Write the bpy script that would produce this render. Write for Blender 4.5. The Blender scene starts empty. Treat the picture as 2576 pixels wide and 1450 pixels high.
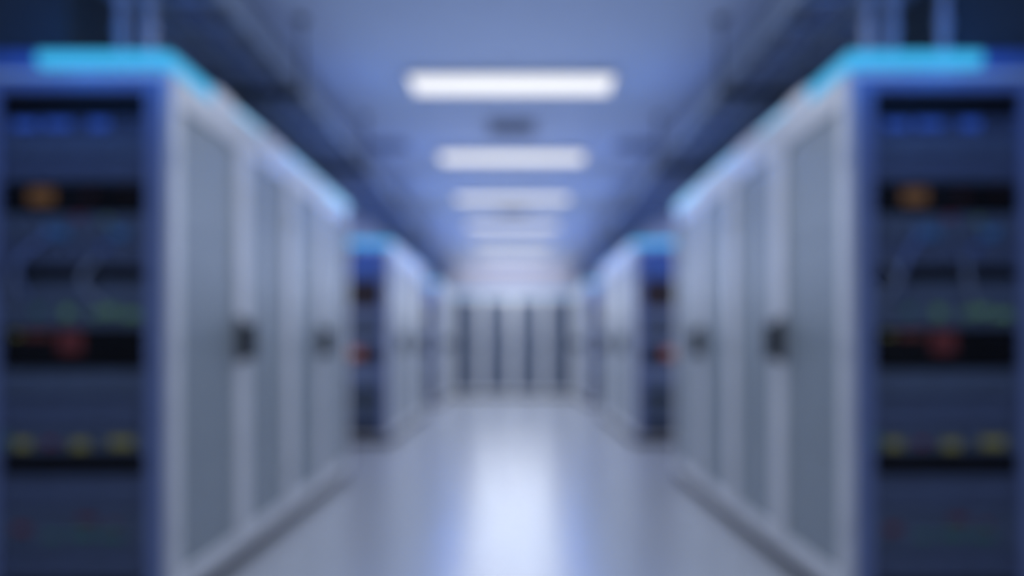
import bpy, bmesh, math, random
from mathutils import Vector, Matrix
random.seed(7)
SC = bpy.context.scene
COL = SC.collection

# ------------------------------------------------------------------ scale
S = 1.3 / 850.0            # metres per reference pixel at the near corner of the rows
CAM_Z = 1.07
F_PX = 1960.0
def zpix(y):               # height of a row of the near rack, read at the near corner
    return CAM_Z + (870 - y) * S

# ------------------------------------------------------------------ materials
def srgb(r, g, b):
    def f(c):
        c /= 255.0
        return c / 12.92 if c <= 0.04045 else ((c + 0.055) / 1.055) ** 2.4
    return (f(r), f(g), f(b), 1.0)

def mat(name, col, rough=0.5, metal=0.0, emit=None, strength=0.0, noise=0.08, scale=6.0, spec=0.5, coat=0.0):
    m = bpy.data.materials.new(name); m.use_nodes = True
    nt = m.node_tree; b = nt.nodes['Principled BSDF']
    b.inputs['Roughness'].default_value = rough
    b.inputs['Metallic'].default_value = metal
    b.inputs['Specular IOR Level'].default_value = spec
    b.inputs['Coat Weight'].default_value = coat
    if emit:
        b.inputs['Emission Color'].default_value = emit
        b.inputs['Emission Strength'].default_value = strength
    tc = nt.nodes.new('ShaderNodeTexCoord')
    n = nt.nodes.new('ShaderNodeTexNoise'); n.inputs['Scale'].default_value = scale
    r = nt.nodes.new('ShaderNodeMapRange')
    r.inputs['To Min'].default_value = 1 - noise; r.inputs['To Max'].default_value = 1 + noise
    mx = nt.nodes.new('ShaderNodeVectorMath'); mx.operation = 'SCALE'
    mx.inputs[0].default_value = col[:3]
    nt.links.new(tc.outputs['Object'], n.inputs['Vector'])
    nt.links.new(n.outputs['Fac'], r.inputs['Value'])
    nt.links.new(r.outputs['Result'], mx.inputs['Scale'])
    nt.links.new(mx.outputs['Vector'], b.inputs['Base Color'])
    return m

def mesh_mat(name, col, hole, pitch=0.02, rough=0.45):
    """perforated steel sheet: small dark holes on a painted face"""
    m = mat(name, col, rough)
    nt = m.node_tree; b = nt.nodes['Principled BSDF']
    tc = nt.nodes.new('ShaderNodeTexCoord')
    v = nt.nodes.new('ShaderNodeTexVoronoi'); v.inputs['Scale'].default_value = 1 / pitch
    v.inputs['Randomness'].default_value = 0.0
    g = nt.nodes.new('ShaderNodeMath'); g.operation = 'LESS_THAN'; g.inputs[1].default_value = 0.33
    mx = nt.nodes.new('ShaderNodeMix'); mx.data_type = 'RGBA'
    mx.inputs['A'].default_value = col; mx.inputs['B'].default_value = hole
    nt.links.new(tc.outputs['Object'], v.inputs['Vector'])
    nt.links.new(v.outputs['Distance'], g.inputs[0])
    nt.links.new(g.outputs['Value'], mx.inputs['Factor'])
    nt.links.new(mx.outputs['Result'], b.inputs['Base Color'])
    return m

M = {}
M['white'] = mat('painted_white_steel', (0.60, 0.61, 0.63, 1), 0.42)
M['cap'] = mat('bright_white_steel', (0.85, 0.86, 0.88, 1), 0.4)
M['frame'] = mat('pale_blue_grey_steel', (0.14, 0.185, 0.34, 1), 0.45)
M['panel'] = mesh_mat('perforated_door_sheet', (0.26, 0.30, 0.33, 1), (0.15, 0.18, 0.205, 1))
M['dark'] = mat('black_steel', (0.012, 0.013, 0.016, 1), 0.5)
M['handle'] = mat('dark_slate_plastic', (0.010, 0.016, 0.022, 1), 0.5)
M['kick'] = mat('charcoal_plinth', (0.02, 0.022, 0.03, 1), 0.5)
M['navy'] = mat('navy_unit_face', (0.070, 0.095, 0.165, 1), 0.5, noise=0.25, scale=14)
M['slate'] = mat('slate_unit_face', (0.082, 0.112, 0.175, 1), 0.5, noise=0.3, scale=11)
M['pale_slate'] = mat('pale_slate_unit_face', (0.18, 0.225, 0.34, 1), 0.5, noise=0.2, scale=11)
M['dark_slate'] = mat('dark_slate_unit_face', (0.045, 0.06, 0.075, 1), 0.5, noise=0.2, scale=11)
M['blue_panel'] = mat('deep_blue_panel', (0.08, 0.15, 0.36, 1), 0.5)
M['black'] = mat('black_unit_face', (0.0035, 0.0035, 0.005, 1), 0.6, spec=0.2)
M['brown_black'] = mat('brownish_black_unit_face', (0.045, 0.032, 0.032, 1), 0.6, spec=0.2)
M['metal'] = mat('brushed_steel', (0.30, 0.34, 0.42, 1), 0.45, 0.3)
M['tray'] = mat('galvanised_tray_steel', (0.22, 0.28, 0.42, 1), 0.55, 0.2)
M['trayrail'] = mat('tray_rail_steel', (0.22, 0.27, 0.37, 1), 0.5, 0.2)
M['conduit'] = mat('grey_conduit', (0.42, 0.42, 0.50, 1), 0.45)
M['housing'] = mat('lamp_housing', (0.5, 0.53, 0.58, 1), 0.5)
M['vent'] = mat('vent_metal', (0.20, 0.23, 0.32, 1), 0.55)
M['cable_b'] = mat('blue_cable_sheath', (0.14, 0.20, 0.40, 1), 0.5)
M['cable_g'] = mat('grey_cable_sheath', (0.20, 0.24, 0.32, 1), 0.5)
M['cable_d'] = mat('dark_cable_sheath', (0.17, 0.20, 0.28, 1), 0.5)
def glow(name, c, s): return mat(name, (0.02, 0.02, 0.02, 1), 0.5, emit=c, strength=s, noise=0)
LEDK = 0.32
M['lamp'] = glow('lamp_diffuser', (0.97, 0.975, 1.0, 1), 1.1)
M['strip'] = glow('cyan_light', (0.045, 0.45, 0.82, 1), 1.05)
M['strip_far'] = glow('cyan_light_far', (0.05, 0.42, 0.85, 1), 1.25)
M['strip_mid'] = glow('soft_blue_light', (0.25, 0.56, 0.88, 1), 1.25)
M['strip_pale'] = glow('pale_blue_light', (0.20, 0.46, 0.90, 1), 0.80)
LEDC = {'blue': ((0.03, 0.12, 0.75, 1), 1.5), 'cyan': ((0.02, 0.13, 0.45, 1), 1.0), 'orange': ((0.55, 0.25, 0.02, 1), 0.38),
        'red': ((0.60, 0.03, 0.01, 1), 0.17), 'redo': ((0.5, 0.08, 0.01, 1), 0.2), 'green': ((0.16, 0.42, 0.20, 1), 0.7),
        'yellow': ((0.36, 0.38, 0.08, 1), 0.65), 'magenta': ((0.30, 0.05, 0.16, 1), 0.5), 'teal': ((0.05, 0.28, 0.28, 1), 0.5),
        'amber': ((0.6, 0.16, 0.04, 1), 0.9)}
for k, (c, s) in LEDC.items(): M['led_' + k] = glow('indicator_' + k, c, s * LEDK)

# ------------------------------------------------------------------ builders
class MB:
    def __init__(self): self.bm = bmesh.new()
    def box(self, x0, x1, y0, y1, z0, z1, bev=0.0):
        r = bmesh.ops.create_cube(self.bm, size=1.0)
        sx, sy, sz = abs(x1 - x0), abs(y1 - y0), abs(z1 - z0)
        c = Vector(((x0 + x1) / 2, (y0 + y1) / 2, (z0 + z1) / 2))
        for v in r['verts']: v.co = Vector((v.co.x * sx, v.co.y * sy, v.co.z * sz)) + c
        if bev > 0:
            es = list({e for v in r['verts'] for e in v.link_edges})
            bmesh.ops.bevel(self.bm, geom=es, offset=min(bev, 0.4 * min(sx, sy, sz)), segments=2, affect='EDGES', profile=0.5)
        return self
    def cyl(self, p, q, r, n=12):
        p, q = Vector(p), Vector(q); d = q - p
        rot = d.to_track_quat('Z', 'Y').to_matrix().to_4x4()
        bmesh.ops.create_cone(self.bm, cap_ends=True, segments=n, radius1=r, radius2=r, depth=d.length,
                              matrix=Matrix.Translation((p + q) / 2) @ rot)
        return self
    def path(self, pts, r, n=8):
        pts = [Vector(p) for p in pts]; rings = []
        for i, p in enumerate(pts):
            t = (pts[min(i + 1, len(pts) - 1)] - pts[max(i - 1, 0)]).normalized()
            q = t.to_track_quat('Z', 'Y')
            rings.append([self.bm.verts.new(p + q @ Vector((r * math.cos(a), r * math.sin(a), 0)))
                          for a in [2 * math.pi * k / n for k in range(n)]])
        for a, b in zip(rings, rings[1:]):
            for k in range(n): self.bm.faces.new((a[k], a[(k + 1) % n], b[(k + 1) % n], b[k]))
        self.bm.faces.new(rings[0][::-1]); self.bm.faces.new(rings[-1])
        return self
    def build(self, name, m, parent=None, loc=(0, 0, 0), smooth=False):
        me = bpy.data.meshes.new(name)
        bmesh.ops.recalc_face_normals(self.bm, faces=self.bm.faces[:])
        self.bm.to_mesh(me); self.bm.free()
        me.materials.append(m)
        if smooth:
            for p in me.polygons: p.use_smooth = True
        o = bpy.data.objects.new(name, me); COL.objects.link(o); o.location = loc
        if parent: o.parent = parent
        return o

def thing(name, loc, label, cat, group=None):
    o = bpy.data.objects.new(name, None); COL.objects.link(o); o.location = loc; o.empty_display_size = 0.1
    tag(o, label, cat, group); return o
def tag(o, label, cat, group=None):
    o['label'] = label; o['category'] = cat
    if group: o['group'] = group
    return o
def struct(o): o['kind'] = 'structure'; return o

# ------------------------------------------------------------------ room
CEIL = 2.90
YB, YF, XW = 17.5, -3.0, 3.3
fl = MB().box(-XW, XW, YF, YB, -0.1, 0).build('floor', None); fl.data.materials.clear()
fm = bpy.data.materials.new('glossy_raised_floor'); fm.use_nodes = True
nt = fm.node_tree; b = nt.nodes['Principled BSDF']
tc = nt.nodes.new('ShaderNodeTexCoord'); br = nt.nodes.new('ShaderNodeTexBrick')
br.offset = 0.0; br.inputs['Scale'].default_value = 1.0
br.inputs['Brick Width'].default_value = 0.65; br.inputs['Row Height'].default_value = 0.65
br.inputs['Mortar Size'].default_value = 0.004
br.inputs['Color1'].default_value = (0.42, 0.44, 0.475, 1); br.inputs['Color2'].default_value = (0.43, 0.45, 0.485, 1)
br.inputs['Mortar'].default_value = (0.33, 0.36, 0.43, 1)
nt.links.new(tc.outputs['Object'], br.inputs['Vector']); nt.links.new(br.outputs['Color'], b.inputs['Base Color'])
b.inputs['Roughness'].default_value = 0.26; b.inputs['IOR'].default_value = 1.9
b.inputs['Specular IOR Level'].default_value = 0.8
fl.data.materials.append(fm); struct(fl)
M['ceiling'] = mat('ceiling_paint', (0.52, 0.60, 0.78, 1), 0.8, noise=0.03)
M['wall'] = mat('wall_paint', (0.42, 0.46, 0.60, 1), 0.8, noise=0.04)
M['wall_end'] = mat('end_wall_paint', (0.66, 0.66, 0.72, 1), 0.8, noise=0.03)
struct(MB().box(-XW, XW, YF, YB, CEIL, CEIL + 0.1).build('ceiling', M['ceiling']))
struct(MB().box(-XW - 0.1, -XW, YF, YB, -0.1, CEIL + 0.1).build('wall_left', M['wall']))
struct(MB().box(XW, XW + 0.1, YF, YB, -0.1, CEIL + 0.1).build('wall_right', M['wall']))
struct(MB().box(-XW - 0.1, XW + 0.1, YB, YB + 0.1, -0.1, CEIL + 0.1).build('wall_back', M['wall_end']))
struct(MB().box(-XW - 0.1, XW + 0.1, YF - 0.1, YF, -0.1, CEIL + 0.1).build('wall_front', M['wall']))

# ------------------------------------------------------------------ rack units
def unit_mesh(kind, w, h, m):
    """front face at y=0, body runs to +y; origin at lower left front corner"""
    mb = MB(); d = 0.48
    mb.box(0.012, w - 0.012, 0.006, d, 0.0, h, 0.002)
    mb.box(0, 0.022, 0, 0.02, 0.001, h - 0.001, 0.002)          # mounting ears
    mb.box(w - 0.022, w, 0, 0.02, 0.001, h - 0.001, 0.002)
    if kind == 'server':                                         # drive bays
        n = 6
        for i in range(n):
            a = 0.03 + i * (w - 0.06) / n
            mb.box(a, a + (w - 0.06) / n - 0.006, -0.004, 0.008, h * 0.12, h * 0.88, 0.002)
    elif kind == 'switch':                                       # rows of port surrounds
        n = 12
        for i in range(n):
            a = 0.035 + i * (w - 0.07) / n
            mb.box(a, a + (w - 0.07) / n - 0.008, -0.005, 0.008, h * 0.18, h * 0.30, 0.001)
            mb.box(a, a + (w - 0.07) / n - 0.008, -0.005, 0.008, h * 0.62, h * 0.74, 0.001)
    elif kind == 'patch':
        for i in range(8):
            a = 0.035 + i * (w - 0.07) / 8
            mb.box(a, a + (w - 0.07) / 8 - 0.014, -0.007, 0.008, h * 0.25, h * 0.75, 0.002)
    elif kind == 'power':
        mb.box(0.03, w - 0.03, -0.01, 0.01, 0.008, h - 0.008, 0.004)
        for i in range(7):
            mb.box(w * 0.62, w * 0.9, -0.014, -0.006, h * (0.18 + 0.09 * i), h * (0.21 + 0.09 * i))
    elif kind == 'blank':
        mb.box(0.022, w - 0.022, -0.002, 0.008, 0.002, h - 0.002, 0.002)
    return mb

W = 0.568
# (kind, y_top, y_bottom, material, leds[(colour, u, y, half width px, half height px)], name, category, label)
ROWS1 = [
 ('blank', 230, 287, 'black', [], 'blanking_panel', 'panel', 'plain black blanking panel at the top of the {r}, above the blue lights'),
 ('switch', 290, 330, 'navy', [('blue', 62, 310, 30, 10), ('blue', 145, 308, 34, 10), ('blue', 248, 308, 24, 12)], 'network_switch', 'switch', 'navy network switch with three blue lit patches in the {r}'),
 ('server', 333, 391, 'slate', [], 'rack_server', 'server', 'plain slate server directly under the blue-lit switch in the {r}'),
 ('server', 394, 453, 'navy', [], 'rack_server', 'server', 'plain navy server directly above the black unit with orange display in the {r}'),
 ('power', 457, 532, 'black', [('orange', 105, 492, 32, 20), ('redo', 228, 488, 14, 4), ('redo', 318, 480, 8, 3)], 'storage_unit', 'storage unit', 'black storage unit with a glowing orange display in the {r}'),
 ('patch', 535, 600, 'slate', [('cyan', 140, 582, 30, 13), ('cyan', 300, 584, 20, 13), ('magenta', 196, 541, 14, 5), ('green', 268, 552, 8, 4)], 'patch_bay', 'patch bay', 'slate patch bay with two blue lights in the {r}'),
 ('patch', 603, 668, 'navy', [('blue', 262, 622, 8, 3)], 'patch_bay', 'patch bay', 'navy patch bay just above the dark cable slots in the {r}'),
 ('blank', 671, 704, 'black', [], 'cable_manager', 'cable manager', 'black cable manager with pale cables crossing it in the {r}'),
 ('switch', 707, 824, 'slate', [('green', 168, 786, 13, 13), ('green', 272, 782, 22, 11), ('green', 330, 792, 22, 9), ('teal', 95, 782, 14, 8), ('green', 235, 790, 5, 8)], 'network_switch', 'switch', 'tall network switch with green lights in the {r}'),
 ('power', 827, 929, 'black', [('red', 178, 860, 30, 27), ('redo', 98, 842, 34, 8), ('yellow', 40, 842, 14, 5), ('redo', 180, 884, 16, 5)], 'power_supply_unit', 'power unit', 'black power unit with a red display in the {r}'),
 ('server', 932, 1000, 'slate', [], 'rack_server', 'server', 'plain slate server directly under the red-display power unit in the {r}'),
 ('server', 1003, 1087, 'navy', [], 'rack_server', 'server', 'plain navy server directly above the switch with yellow lights in the {r}'),
 ('switch', 1090, 1143, 'slate', [('yellow', 55, 1120, 20, 11), ('magenta', 125, 1118, 14, 7), ('yellow', 200, 1122, 22, 11), ('yellow', 305, 1116, 30, 11), ('teal', 12, 1110, 6, 10)], 'network_switch', 'switch', 'network switch with a row of yellow-green lights in the {r}'),
 ('blank', 1146, 1197, 'black', [], 'blanking_panel', 'panel', 'plain black blanking panel under the yellow lights of the {r}'),
 ('server', 1200, 1290, 'navy', [], 'rack_server', 'server', 'plain navy server under the lower black blanking panel of the {r}'),
 ('switch', 1293, 1390, 'slate', [('red', 52, 1335, 18, 9), ('red', 218, 1312, 22, 6), ('teal', 130, 1354, 18, 6), ('teal', 205, 1348, 30, 7), ('teal', 280, 1352, 28, 6), ('red', 288, 1325, 8, 6)], 'network_switch', 'switch', 'network switch with small red and teal lights low in the {r}'),
 ('server', 1393, 1470, 'navy', [], 'rack_server', 'server', 'plain navy server under the red and teal lights, low in the {r}'),
]
ROWS2 = [
 ('blank', 236, 400, 'blue_panel', [], 'blanking_panel', 'panel', 'deep blue panel at the top of the {r}'),
 ('power', 404, 605, 'brown_black', [('redo', 20, 500, 14, 20)], 'storage_unit', 'storage unit', 'brownish black storage unit in the upper part of the {r}'),
 ('server', 608, 692, 'pale_slate', [], 'rack_server', 'server', 'pale slate server under the brownish black unit of the {r}'),
 ('server', 695, 795, 'dark_slate', [], 'rack_server', 'server', 'dark slate server at eye height in the {r}'),
 ('server', 798, 872, 'pale_slate', [], 'rack_server', 'server', 'pale slate server directly above the black orange-lit unit of the {r}'),
 ('power', 876, 996, 'black', [('amber', 190, 925, 52, 32)], 'power_supply_unit', 'power unit', 'black power unit with an orange light in the {r}'),
 ('server', 1000, 1105, 'pale_slate', [], 'rack_server', 'server', 'pale slate server directly under the black orange-lit unit of the {r}'),
 ('server', 1108, 1204, 'slate', [], 'rack_server', 'server', 'slate server above the dark slate unit low in the {r}'),
 ('server', 1208, 1312, 'dark_slate', [], 'rack_server', 'server', 'dark slate server low in the {r}'),
 ('server', 1316, 1422, 'slate', [], 'rack_server', 'server', 'blue slate server directly above the black bottom unit of the {r}'),
 ('blank', 1425, 1476, 'black', [], 'blanking_panel', 'panel', 'plain black blanking panel at the very bottom of the {r}'),
]
def fill_rack(x0, yf, rows, phrase, rackkey):
    for (kind, yt, yb, m, leds, name, cat, label) in rows:
        z0, z1 = zpix(yb), zpix(yt); h = z1 - z0
        o = unit_mesh(kind, W, h, M[m]).build(name, M[m], loc=(x0, yf + 0.03, z0))
        tag(o, label.format(r=phrase), cat, 'units mounted in the ' + phrase)
        for (c, u, y, hw, hh) in leds:
            cx = u * S; cz = zpix(y) - z0
            hwm, hhm = hw * S, min(hh * S, h * 0.45)
            cx = min(max(cx, hwm + 0.005), W - hwm - 0.005); cz = min(max(cz, hhm + 0.003), h - hhm - 0.003)
            mb = MB()
            if kind == 'power' and hw > 18:                       # a lit display
                mb.box(cx - hwm, cx + hwm, -0.018, -0.008, cz - hhm, cz + hhm, 0.003)
                mb.build('display', M['led_' + c], o)
            else:                                                 # a cluster of small lamps on one strip
                n = max(2, int(hwm * 2 / 0.012))
                for i in range(n):
                    a = cx - hwm + (i + 0.5) * 2 * hwm / n
                    mb.box(a - 0.0052, a + 0.0052, -0.012, -0.002, cz - hhm, cz + hhm, 0.002)
                mb.build('indicator_lights', M['led_' + c], o)

# ------------------------------------------------------------------ cabinets
H = zpix(176)              # top of the cabinet body
X0, X1 = 1.30, 2.11        # aisle face and outer face (mirrored on the left)
KICK = 0.072
STZ0, STZ1 = zpix(166), zpix(131)

def leaf_door(root, s, ya, yb, hinge_near, zt):
    """one door leaf of the aisle face, in the local frame of the cabinet"""
    fr = MB(); st = 0.082; x_out, x_in = X0, X0 + 0.035
    z0, z1 = KICK + 0.012, zt
    ya += 0.003; yb -= 0.003
    for (a, b_, c, d) in ((ya, ya + st, z0, z1), (yb - st, yb, z0, z1), (ya + st, yb - st, z1 - 0.10, z1), (ya + st, yb - st, z0, z0 + 0.08)):
        fr.box(s * x_out, s * x_in, a, b_, c, d, 0.004)
    dr = fr.build('door', M['white'], root)
    p = MB().box(s * (x_out + 0.018), s * (x_in - 0.004), ya + st, yb - st, z0 + 0.08, z1 - 0.10)
    for i in range(1, 4):                                          # pressed stiffening ribs
        zz = z0 + 0.08 + i * (z1 - z0 - 0.18) / 4
        p.box(s * (x_out + 0.014), s * (x_out + 0.02), ya + st, yb - st, zz - 0.006, zz + 0.006)
    p.build('door_panel', M['panel'], dr)
    yh = ya + 0.012 if hinge_near else yb - 0.012
    for zz in (0.35, 1.05, 1.8):
        MB().cyl((s * (x_out - 0.004), yh, zz - 0.035), (s * (x_out - 0.004), yh, zz + 0.035), 0.006).build('hinge', M['white'], dr)
    return dr

def handle(dr, s, y):
    mb = MB()
    mb.box(s * (X0 - 0.012), s * X0, y - 0.052, y + 0.040, 1.10 - 0.105, 1.10 + 0.105, 0.006)      # escutcheon
    mb.box(s * (X0 - 0.075), s * (X0 - 0.030), y - 0.034, y + 0.018, 1.10 - 0.095, 1.10 + 0.08, 0.008)   # lever
    mb.box(s * (X0 - 0.040), s * (X0 - 0.010), y - 0.02, y + 0.02, 1.10 + 0.03, 1.10 + 0.065, 0.003)     # pivot
    mb.box(s * (X0 - 0.040), s * (X0 - 0.010), y - 0.016, y + 0.016, 1.10 - 0.08, 1.10 - 0.055, 0.003)   # latch nose
    mb.cyl((s * (X0 - 0.02), y, 1.10 - 0.02), (s * (X0 - 0.008), y, 1.10 - 0.02), 0.012)
    mb.build('handle', M['handle'], dr)

def cabinet(s, ya, yb, nd, end, label, group, caps):
    """s=-1 left, +1 right; nd leaves; end = open rack face towards the camera"""
    root = thing('server_cabinet', (s * (X0 + X1) / 2, ya, 0), label, 'cabinet', group)
    ox = s * (X0 + X1) / 2
    def fix(o): o.location.x -= ox; return o
    L = yb - ya
    kids0 = set(COL.objects)
    sh = MB()
    xi = X0 + 0.036
    sh.box(s * xi, s * X1, 0.0, L, H - 0.03, H, 0.003)                 # top
    sh.box(s * (X1 - 0.03), s * X1, 0.0, L, KICK, H - 0.03)            # outer side
    sh.box(s * xi, s * (X1 - 0.03), L - 0.03, L, KICK, H - 0.03)       # far end
    sh.box(s * xi, s * (X1 - 0.03), 0.0, L - 0.03, KICK, KICK + 0.03)  # bottom
    sh.box(s * (X0 + 0.001), s * xi, 0.0, L, H - 0.012, H, 0.002)
    if not end: sh.box(s * xi, s * (X1 - 0.03), 0.0, 0.02, KICK + 0.03, H - 0.03)
    sh.build('shell', M['white'], root)
    # toe kick
    MB().box(s * (X0 + 0.012), s * (X1 - 0.02), 0.012, L, 0.0, KICK).build('plinth', M['kick'], root)
    LW = L / nd
    zt = H - 0.014
    for i in range(nd):
        near = (i % 2 == 0)
        dr = leaf_door(root, s, i * LW, (i + 1) * LW, near, zt)
        if near: handle(dr, s, (i + 1) * LW - 0.048)
    if end:
        xo0, xo1 = 1.405, 1.977
        fp = MB()
        fp.box(s * xi, s * xo0, 0.0, 0.05, KICK + 0.03, H - 0.03, 0.004)
        fp.box(s * xo1, s * (X1 - 0.03), 0.0, 0.05, KICK + 0.03, H - 0.03, 0.004)
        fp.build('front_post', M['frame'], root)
        hd = MB().box(s * xo0, s * xo1, 0.0, 0.05, zpix(228), H - 0.03, 0.004)
        hd.box(s * (xo0 + 0.03), s * (xo1 - 0.03), -0.004, 0.004, zpix(222), zpix(205), 0.002)
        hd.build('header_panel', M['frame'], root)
        rl = MB()
        for xx in (xo0 + 0.001, xo1 - 0.012):
            rl.box(s * xx, s * (xx + 0.011), 0.052, 0.075, KICK + 0.03, zpix(232))
        rl.build('mounting_rail', M['dark'], root)
        # dark lining behind the units
        MB().box(s * (xi + 0.002), s * (X1 - 0.032), 0.60, 0.62, KICK + 0.03, H - 0.03).build('backplate', M['dark'], root)
        bz = MB().box(s * xo0, s * xo1, 0.0, 0.04, KICK + 0.03, zpix(1478), 0.003)
        for i in range(8): bz.box(s * (xo0 + 0.04 + i * 0.062), s * (xo0 + 0.085 + i * 0.062), -0.003, 0.002, KICK + 0.045, KICK + 0.055)
        bz.build('bottom_grille', M['dark'], root)
        # lit strip across the camera-facing end
        MB().box(s * (X0 - 0.004), s * 1.815, -0.022, 0.03, STZ0, STZ1, 0.012).build('light_strip', M['strip' if ya < 5 else 'strip_far'], root)
        MB().box(s * 1.818, s * X1, -0.012, 0.03, STZ0 - 0.01, STZ1, 0.006).build('strip_end_cover', M['blue_panel'], root)
    for (c0, c1, kind) in caps:                                       # along the aisle edge
        if kind == 'cap':
            MB().box(s * (X0 - 0.012), s * (X0 + 0.10), c0, c1, H, STZ1 + 0.012, 0.02).build('top_cap', M['cap'], root)
        elif kind == 'rail':
            MB().box(s * (X0 - 0.004), s * (X0 + 0.06), c0, c1, H, H + 0.04, 0.006).build('top_rail', M['white'], root)
            MB().box(s * (X0 + 0.004), s * (X0 + 0.05), c0, c1, H + 0.04, H + 0.075, 0.004).build('light_strip', M['strip_mid'], root)
        else:
            MB().box(s * (X0 - 0.004), s * (X0 + 0.05), c0, c1, H, STZ1, 0.012).build('light_strip', M[kind], root)
    for o in root.children: o.location.x -= ox
    return root

side_word = {-1: 'left', 1: 'right'}
CAPS1a = [(0.031, 0.40, 'strip'), (0.40, 0.66, 'cap'), (0.66, 1.08, 'rail'), (1.08, 1.50, 'cap'), (1.50, 1.6, 'rail')]
CAPS1b = [(0.0, 0.85, 'rail'), (0.85, 1.60, 'strip_mid')]
CAPS2a = [(0.031, 0.2, 'strip_mid'), (0.2, 0.9, 'cap'), (0.9, 1.6, 'rail')]
CAPS2b = [(0.0, 0.6, 'cap'), (0.6, 1.6, 'rail')]
B1, B2, B3 = 3.0, 8.36, 13.70
for s in (-1, 1):
    w = side_word[s]; g = 'white door cabinets along the %s of the aisle' % w
    cabinet(s, B1, B1 + 1.6, 2, True, 'large white double-door cabinet nearest the viewer on the %s, cyan light strip on top' % w, g, CAPS1a)
    cabinet(s, B1 + 1.6, B1 + 3.2, 2, False, 'white double-door cabinet behind the nearest one on the %s, second dark handle' % w, g, CAPS1b)
    cabinet(s, B2, B2 + 1.6, 2, True, 'white double-door cabinet past the first gap on the %s, blue-lit top' % w, g, CAPS2a)
    cabinet(s, B2 + 1.6, B2 + 3.2, 2, False, 'white double-door cabinet ending the middle row on the %s of the aisle' % w, g, CAPS2b)
    cabinet(s, B3, B3 + 1.6, 2, True, 'white double-door cabinet past the second gap on the %s, deep in the aisle' % w, g, CAPS2a)
    cabinet(s, B3 + 1.6, B3 + 2.4, 1, False, 'narrow white cabinet meeting the far cabinet row on the %s' % w, g, [(0, 0.8, 'rail')])
    xr = 1.407 if s > 0 else -1.407 - W
    fill_rack(xr, B1, ROWS1, 'near %s rack' % w, 'n')
    fill_rack(xr, B2, ROWS2, 'middle %s rack' % w, 'm')
    fill_rack(xr, B3, ROWS2, 'far %s rack' % w, 'f')
    # pale patch cables over the near rack's face
    zt, zb = zpix(640), zpix(745)
    for k, (ua, ub, uy, ly, mm, desc) in enumerate((
            (238, 262, 655, 770, 'cable_g', 'pale grey patch cable curving across the dark slot'),
            (38, 30, 660, 745, 'cable_g', 'pale grey patch cable looping at the %s edge' % ('outer' if s < 0 else 'aisle-side')),
            (120, 60, 590, 740, 'cable_b', 'blue patch cable hanging from the patch bay'))):
        if s > 0: ua, ub = ua, ub
        pts = []
        for i in range(17):
            t = i / 16
            u = ua + (ub - ua) * t - 26 * math.sin(math.pi * t) * (1 if k != 1 else -0.6)
            yy = uy + (ly - uy) * t
            pts.append((xr + u * S, B1 + 0.03 - 0.008 - 0.05 * math.sin(math.pi * t), zpix(yy)))
        mb = MB().path(pts, 0.009)
        mb.box(pts[0][0] - 0.008, pts[0][0] + 0.008, B1 + 0.012, B1 + 0.03, pts[0][2] - 0.008, pts[0][2] + 0.012, 0.002)
        mb.box(pts[-1][0] - 0.008, pts[-1][0] + 0.008, B1 + 0.012, B1 + 0.03, pts[-1][2] - 0.012, pts[-1][2] + 0.008, 0.002)
        tag(mb.build('patch_cable', M[mm], smooth=True), desc + ' of the near %s rack' % w, 'cable', 'patch cables on the near racks')

# ------------------------------------------------------------------ far row across the aisle
FW = 2 * 1.295 / 4; FY = 16.12; FH = 2.12
names = ['white cabinet at the far end of the aisle, leftmost of the four',
         'white cabinet at the far end of the aisle, just left of centre',
         'white cabinet at the far end of the aisle, just right of centre',
         'white cabinet at the far end of the aisle, rightmost of the four']
for i in range(4):
    xa = -1.295 + i * FW
    r = thing('server_cabinet', (xa + FW / 2, FY, 0), names[i], 'cabinet', 'cabinets closing the far end of the aisle')
    h = FW / 2 - 0.002
    MB().box(-h, h, 0.036, 0.8, KICK, FH, 0.004).build('shell', M['white'], r)
    MB().box(-h, h, 0.03, 0.78, 0, KICK).build('plinth', M['kick'], r)
    st = 0.08
    d = MB()
    for (a, b_, c, e) in ((-h, -h + st, KICK + .01, FH), (h - st, h, KICK + .01, FH), (-h + st, h - st, FH - .11, FH), (-h + st, h - st, KICK + .01, KICK + .08)):
        d.box(a, b_, 0, 0.034, c, e, 0.004)
    dr = d.build('door', M['white'], r)
    p = MB().box(-h + st, h - st, 0.016, 0.03, KICK + .08, FH - .11)
    for k in range(1, 5): p.box(-h + st, h - st, 0.012, 0.018, 0.14 + k * 0.38, 0.152 + k * 0.38)
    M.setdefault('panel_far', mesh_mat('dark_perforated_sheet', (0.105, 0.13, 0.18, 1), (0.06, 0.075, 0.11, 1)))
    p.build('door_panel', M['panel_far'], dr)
    hb = MB().box(h - 0.07, h - 0.035, -0.008, 0.002, 1.02, 1.16, 0.003).box(h - 0.06, h - 0.045, -0.026, -0.012, 1.04, 1.14, 0.003)
    hb.box(h - 0.058, h - 0.047, -0.014, -0.004, 1.11, 1.13)
    hb.build('handle', M['handle'], dr)
    MB().box(-h, h, -0.008, 0.05, FH + 0.001, FH + 0.08, 0.01).build('light_strip', M['strip_pale'], r)

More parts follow.
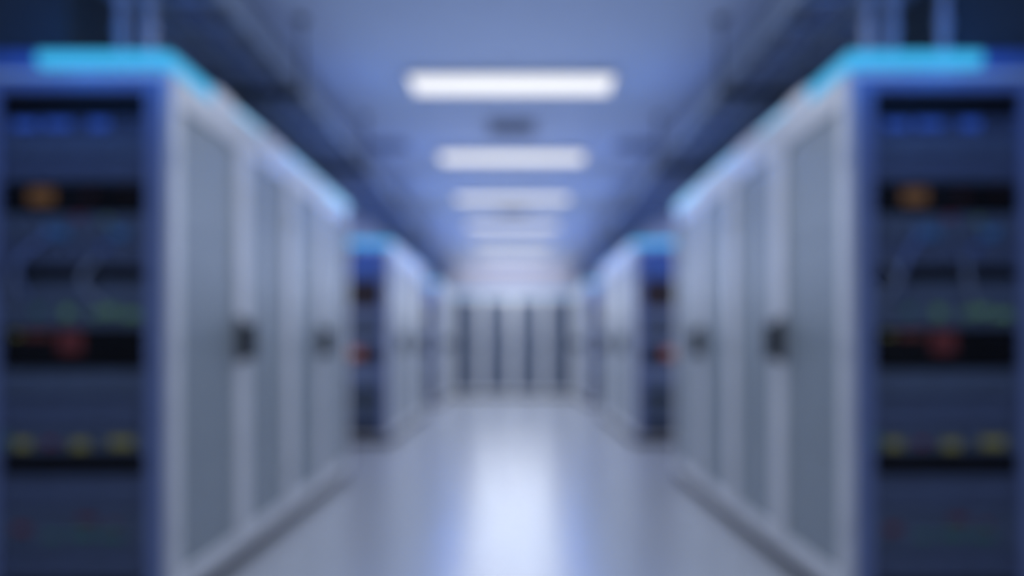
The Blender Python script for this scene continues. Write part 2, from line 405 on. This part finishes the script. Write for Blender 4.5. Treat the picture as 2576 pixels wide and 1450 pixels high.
# ------------------------------------------------------------------ ceiling lights and vents
LY = [-0.9, 1.18, 3.28, 5.38, 7.48, 9.57, 11.67, 13.77, 15.87]
order = {3: 'first in view, largest', 4: 'second in view', 5: 'third in view', 6: 'fourth in view', 7: 'fifth in view', 8: 'last and smallest, near the end wall'}
for i, y in enumerate(LY):
    if i < 3: lab = ['third behind the first lit bar in view', 'second before the first lit bar in view', 'just before the first lit bar in view'][i]
    else: lab = order[i]
    r = thing('ceiling_light', (0, y, CEIL), 'long white ceiling light bar over the aisle, ' + lab, 'ceiling light', 'ceiling light bars over the aisle')
    f = MB(); w_, d_ = 0.69, 0.185
    for (a, b_, c, e) in ((-w_ - .02, w_ + .02, -d_ - .02, -d_), (-w_ - .02, w_ + .02, d_, d_ + .02), (-w_ - .02, -w_, -d_, d_), (w_, w_ + .02, -d_, d_)):
        f.box(a, b_, c, e, -0.035, -0.001, 0.003)
    f.build('frame', M['housing'], r)
    MB().box(-w_, w_, -d_, d_, -0.03, -0.008, 0.006).build('diffuser', M['lamp'], r)
def vent(x, y, w_, d_, lab, n=6):
    r = thing('ceiling_vent', (x, y, CEIL), lab, 'vent', 'ceiling vents')
    f = MB()
    for (a, b_, c, e) in ((-w_, w_, -d_, -d_ + .03), (-w_, w_, d_ - .03, d_), (-w_, -w_ + .03, -d_ + .03, d_ - .03), (w_ - .03, w_, -d_ + .03, d_ - .03)):
        f.box(a, b_, c, e, -0.02, -0.001, 0.003)
    f.build('frame', M['vent'], r)
    MB().box(-w_ + .03, w_ - .03, -d_ + .03, d_ - .03, -0.004, -0.001).build('backing', M['vent'], r)
    sl = MB()
    for k in range(n):
        yy = -d_ + .03 + (k + .5) * (2 * d_ - .06) / n
        sl.box(-w_ + .03, w_ - .03, yy - .008, yy + .008, -0.018, -0.008, 0.002)
    sl.build('slats', M['vent'], r)
vent(0, 6.50, 0.20, 0.21, 'square grey ceiling vent between the first and second light bars')
vent(0, 10.6, 0.20, 0.21, 'square grey ceiling vent between the third and fourth light bars')
vent(-1.12, 7.1, 0.18, 0.13, 'small grey ceiling vent left of the second light bar')
vent(1.12, 7.1, 0.18, 0.13, 'small grey ceiling vent right of the second light bar')

# ------------------------------------------------------------------ overhead trays, conduits, boxes
for s in (-1, 1):
    w = side_word[s]
    r = thing('cable_tray', (s * 1.42, 2.2, 0), 'dark steel cable tray hanging over the %s cabinets' % w, 'cable tray', 'overhead cable trays')
    z = 2.50; L = 14.6
    MB().box(-.23, -.215, 0, L, z, z + .11).box(-.245, -.23, 0, L, z + .095, z + .11).build('side_rail', M['trayrail'], r)
    MB().box(.215, .23, 0, L, z, z + .11).box(.23, .245, 0, L, z + .095, z + .11).build('side_rail', M['trayrail'], r)
    rg = MB().box(-.215, .215, -.02, .02, z + .005, z + .025).build('rung', M['tray'], r, loc=(0, 0.15, 0))
    k = 0.45
    while k < L:
        c = rg.copy(); COL.objects.link(c); c.parent = r; c.location = (0, k, 0); k += 0.3
    for k, yy in enumerate((0.6, 2.15, 4.0, 6.2, 8.4, 10.6, 12.8)):
        b2 = MB().box(-.26, .26, yy - .03, yy + .03, z - .045, z - .002, 0.004)
        b2.cyl((-.25, yy, z - .04), (-.25, yy, CEIL - .002), .008).cyl((.25, yy, z - .04), (.25, yy, CEIL - .002), .008)
        b2.box(-.28, -.22, yy - .03, yy + .03, CEIL - .02, CEIL - .001).box(.22, .28, yy - .03, yy + .03, CEIL - .02, CEIL - .001)
        b2.build('hanger', M['handle'] if k < 3 else M['tray'], r)
    desc = ['thick dark cable bundle on the inner side of', 'blue cable bundle along the middle of', 'grey cable bundle on the outer side of']
    for k, (dx, rr, mm) in enumerate(((-.12, .045, 'cable_d'), (0.0, .04, 'cable_b'), (.12, .045, 'cable_g'))):
        mb = MB(); n = 5
        for q in range(n):
            a = 2 * math.pi * q / n; ro = rr * .55
            pts = []
            for i in range(38):
                t = i / 37
                tw = a + 0.9 * math.sin(t * 9 + q)
                pts.append((s * 1.42 + s * dx + ro * math.cos(tw), 2.25 + 14.4 * t, z + .025 + rr + ro * math.sin(tw)))
            mb.path(pts, rr * .45, 7)
        tag(mb.build('cable_bundle', M[mm], smooth=True), desc[k] + ' the %s overhead tray' % w, 'cables', 'cable bundles in the trays')
    # conduits rising from the near cabinet's top
    cx = [(1.575, 'inner'), (1.462, 'x')]
    xs = [1.462, 1.575] if s < 0 else [1.452, 1.552, 1.725]
    pos = ['nearest the aisle', 'second from the aisle', 'third from the aisle']
    for k, xx in enumerate(xs):
        xx *= s
        yy = 3.16 if k != 2 else 3.10
        ch = (CEIL if k == 2 else 2.497) - H
        mb = MB().cyl((0, 0, 0.002), (0, 0, ch - .002), 0.020, 16)
        mb.cyl((0, 0, 0.001), (0, 0, .03), .034, 16).cyl((0, 0, ch - .03), (0, 0, ch - .001), .034, 16).cyl((0, 0, .20), (0, 0, .24), .027, 16)
        o = mb.build('conduit', M['conduit'], loc=(xx, yy, H), smooth=False)
        tag(o, 'pale upright conduit on top of the nearest %s cabinet, %s' % (w, pos[k]), 'pipe', 'conduits above the near cabinets')
    # equipment housing behind the conduits on the cabinet top
    r = thing('junction_box', (s * 1.94, 3.12, H), 'dark slate ribbed housing on top of the nearest %s cabinet' % w, 'housing', 'housings on the cabinet tops')
    bx = MB().box(-.165, .165, 0, .55, 0.002, .52, .006)
    bx.build('case', M['dark_slate'], r)
    rb = MB()
    for k in range(5): rb.box(-.15, .15, -.008, .003, .04 + k * .095, .085 + k * .095, .003)
    rb.build('front_ribs', M['dark_slate'], r)
    MB().box(-.13, .13, -.006, .003, .505, .517).build('top_lip', M['dark'], r)
    r = thing('power_busway', (s * 1.66, 3.9, H), 'long black busway box lying on top of the nearest %s cabinets' % w, 'busway', 'busway boxes on the cabinet tops')
    MB().box(-.16, .16, 0, 2.2, .002, .30, .006).build('case', M['dark'], r)
    rb = MB()
    for k in range(7): rb.box(-.165, .165, .1 + k * .32, .13 + k * .32, .001, .305, .002)
    rb.build('clamp_band', M['tray'], r)

# ------------------------------------------------------------------ lamps
def lamp(kind, loc, power, color, rot=(0, 0, 0), spot=None):
    l = bpy.data.lights.new(kind.lower() + '_lamp', kind); l.energy = power; l.color = color; l.shadow_soft_size = 0.0
    if spot: l.spot_size = spot; l.spot_blend = 1.0
    o = bpy.data.objects.new(kind.lower() + '_lamp', l); COL.objects.link(o); o.location = loc; o.rotation_euler = rot
    return o
COOL = (0.89, 0.935, 1.0)
for i, y in enumerate(LY):
    for x in (-0.55, -0.18, 0.18, 0.55):
        lamp('SPOT', (x, y, 2.80), 0.5 * (27, 27, 27, 30, 34, 38, 43, 52, 60)[i], COOL, spot=math.radians(168))
for i, y in enumerate((0.4, 2.6, 4.8, 7.0, 9.2, 11.4, 13.6)):      # unseen points added to imitate soft bounce under the ceiling
    for x in (-0.5, -0.17, 0.17, 0.5):
        lamp('POINT', (x, y, 1.9), 2.0 + i * 0.13, (0.58, 0.70, 0.98))
for x in (-0.9, -0.3, 0.3, 0.9):
    lamp('POINT', (x, 16.9, 2.50), 3.2, (0.92, 0.90, 1.0))
for x in (-0.45, 0.0, 0.45):
    lamp('POINT', (x, 14.3, 1.7), 4.0, COOL)  # added front fill for the far cabinets, no fixture here
for s in (-1, 1):
    lamp('POINT', (s * 1.45, 2.72, 2.22), 2.2, (0.02, 0.24, 1.0))  # unseen blue points added to boost the glow around the light strips
    lamp('POINT', (s * 1.78, 2.72, 2.22), 1.8, (0.02, 0.24, 1.0))
    for y in (B2 - 0.25, B3 - 0.25):
        lamp('POINT', (s * 1.55, y, 2.16), 1.5, (0.04, 0.20, 1.0))
    for y in (5.3, 7.2, 9.0, 11.5, 13.5):
        lamp('POINT', (s * 1.0, y, 2.30), 0.5 + 0.36 * y, (0.08, 0.28, 1.0))  # more added blue points, stronger towards the far end
    lamp('POINT', (s * 2.5, 7.2, 1.6), 11, (0.6, 0.66, 1.0))       # unseen fill points added to brighten the cross aisles
    lamp('POINT', (s * 2.5, 12.6, 1.6), 11, (0.6, 0.66, 1.0))
    lamp('POINT', (s * 1.9, 0.6, 1.8), 11, (0.55, 0.72, 1.0))      # unseen fill added in front of the near racks

wd = bpy.data.worlds.new('dim_world'); SC.world = wd; wd.use_nodes = True
wd.node_tree.nodes['Background'].inputs[0].default_value = (0.02, 0.03, 0.06, 1)

# ------------------------------------------------------------------ camera
cd = bpy.data.cameras.new('camera'); co = bpy.data.objects.new('camera', cd); COL.objects.link(co)
cd.sensor_width = 36; cd.lens = 36 * F_PX / 2576
cd.shift_y = 145 / 2576; cd.shift_x = -4 / 2576
cd.clip_start = 0.02; cd.clip_end = 100
co.location = (0.014, 0, CAM_Z); co.rotation_euler = (math.pi / 2, 0, 0)
cd.dof.use_dof = True; cd.dof.focus_distance = 0.20
BLUR = 65.0
A = BLUR / (F_PX * (1 / 0.20 - 1 / 5.0))
cd.dof.aperture_fstop = cd.lens / 1000 / A
SC.camera = co
SC.view_settings.view_transform = 'Standard'
SC.view_settings.look = 'None'
SC.cycles.use_denoising = True
SC.cycles.max_bounces = 6
SC.cycles.use_adaptive_sampling = True
SC.cycles.adaptive_threshold = 0.03
SC.cycles.diffuse_bounces = 4
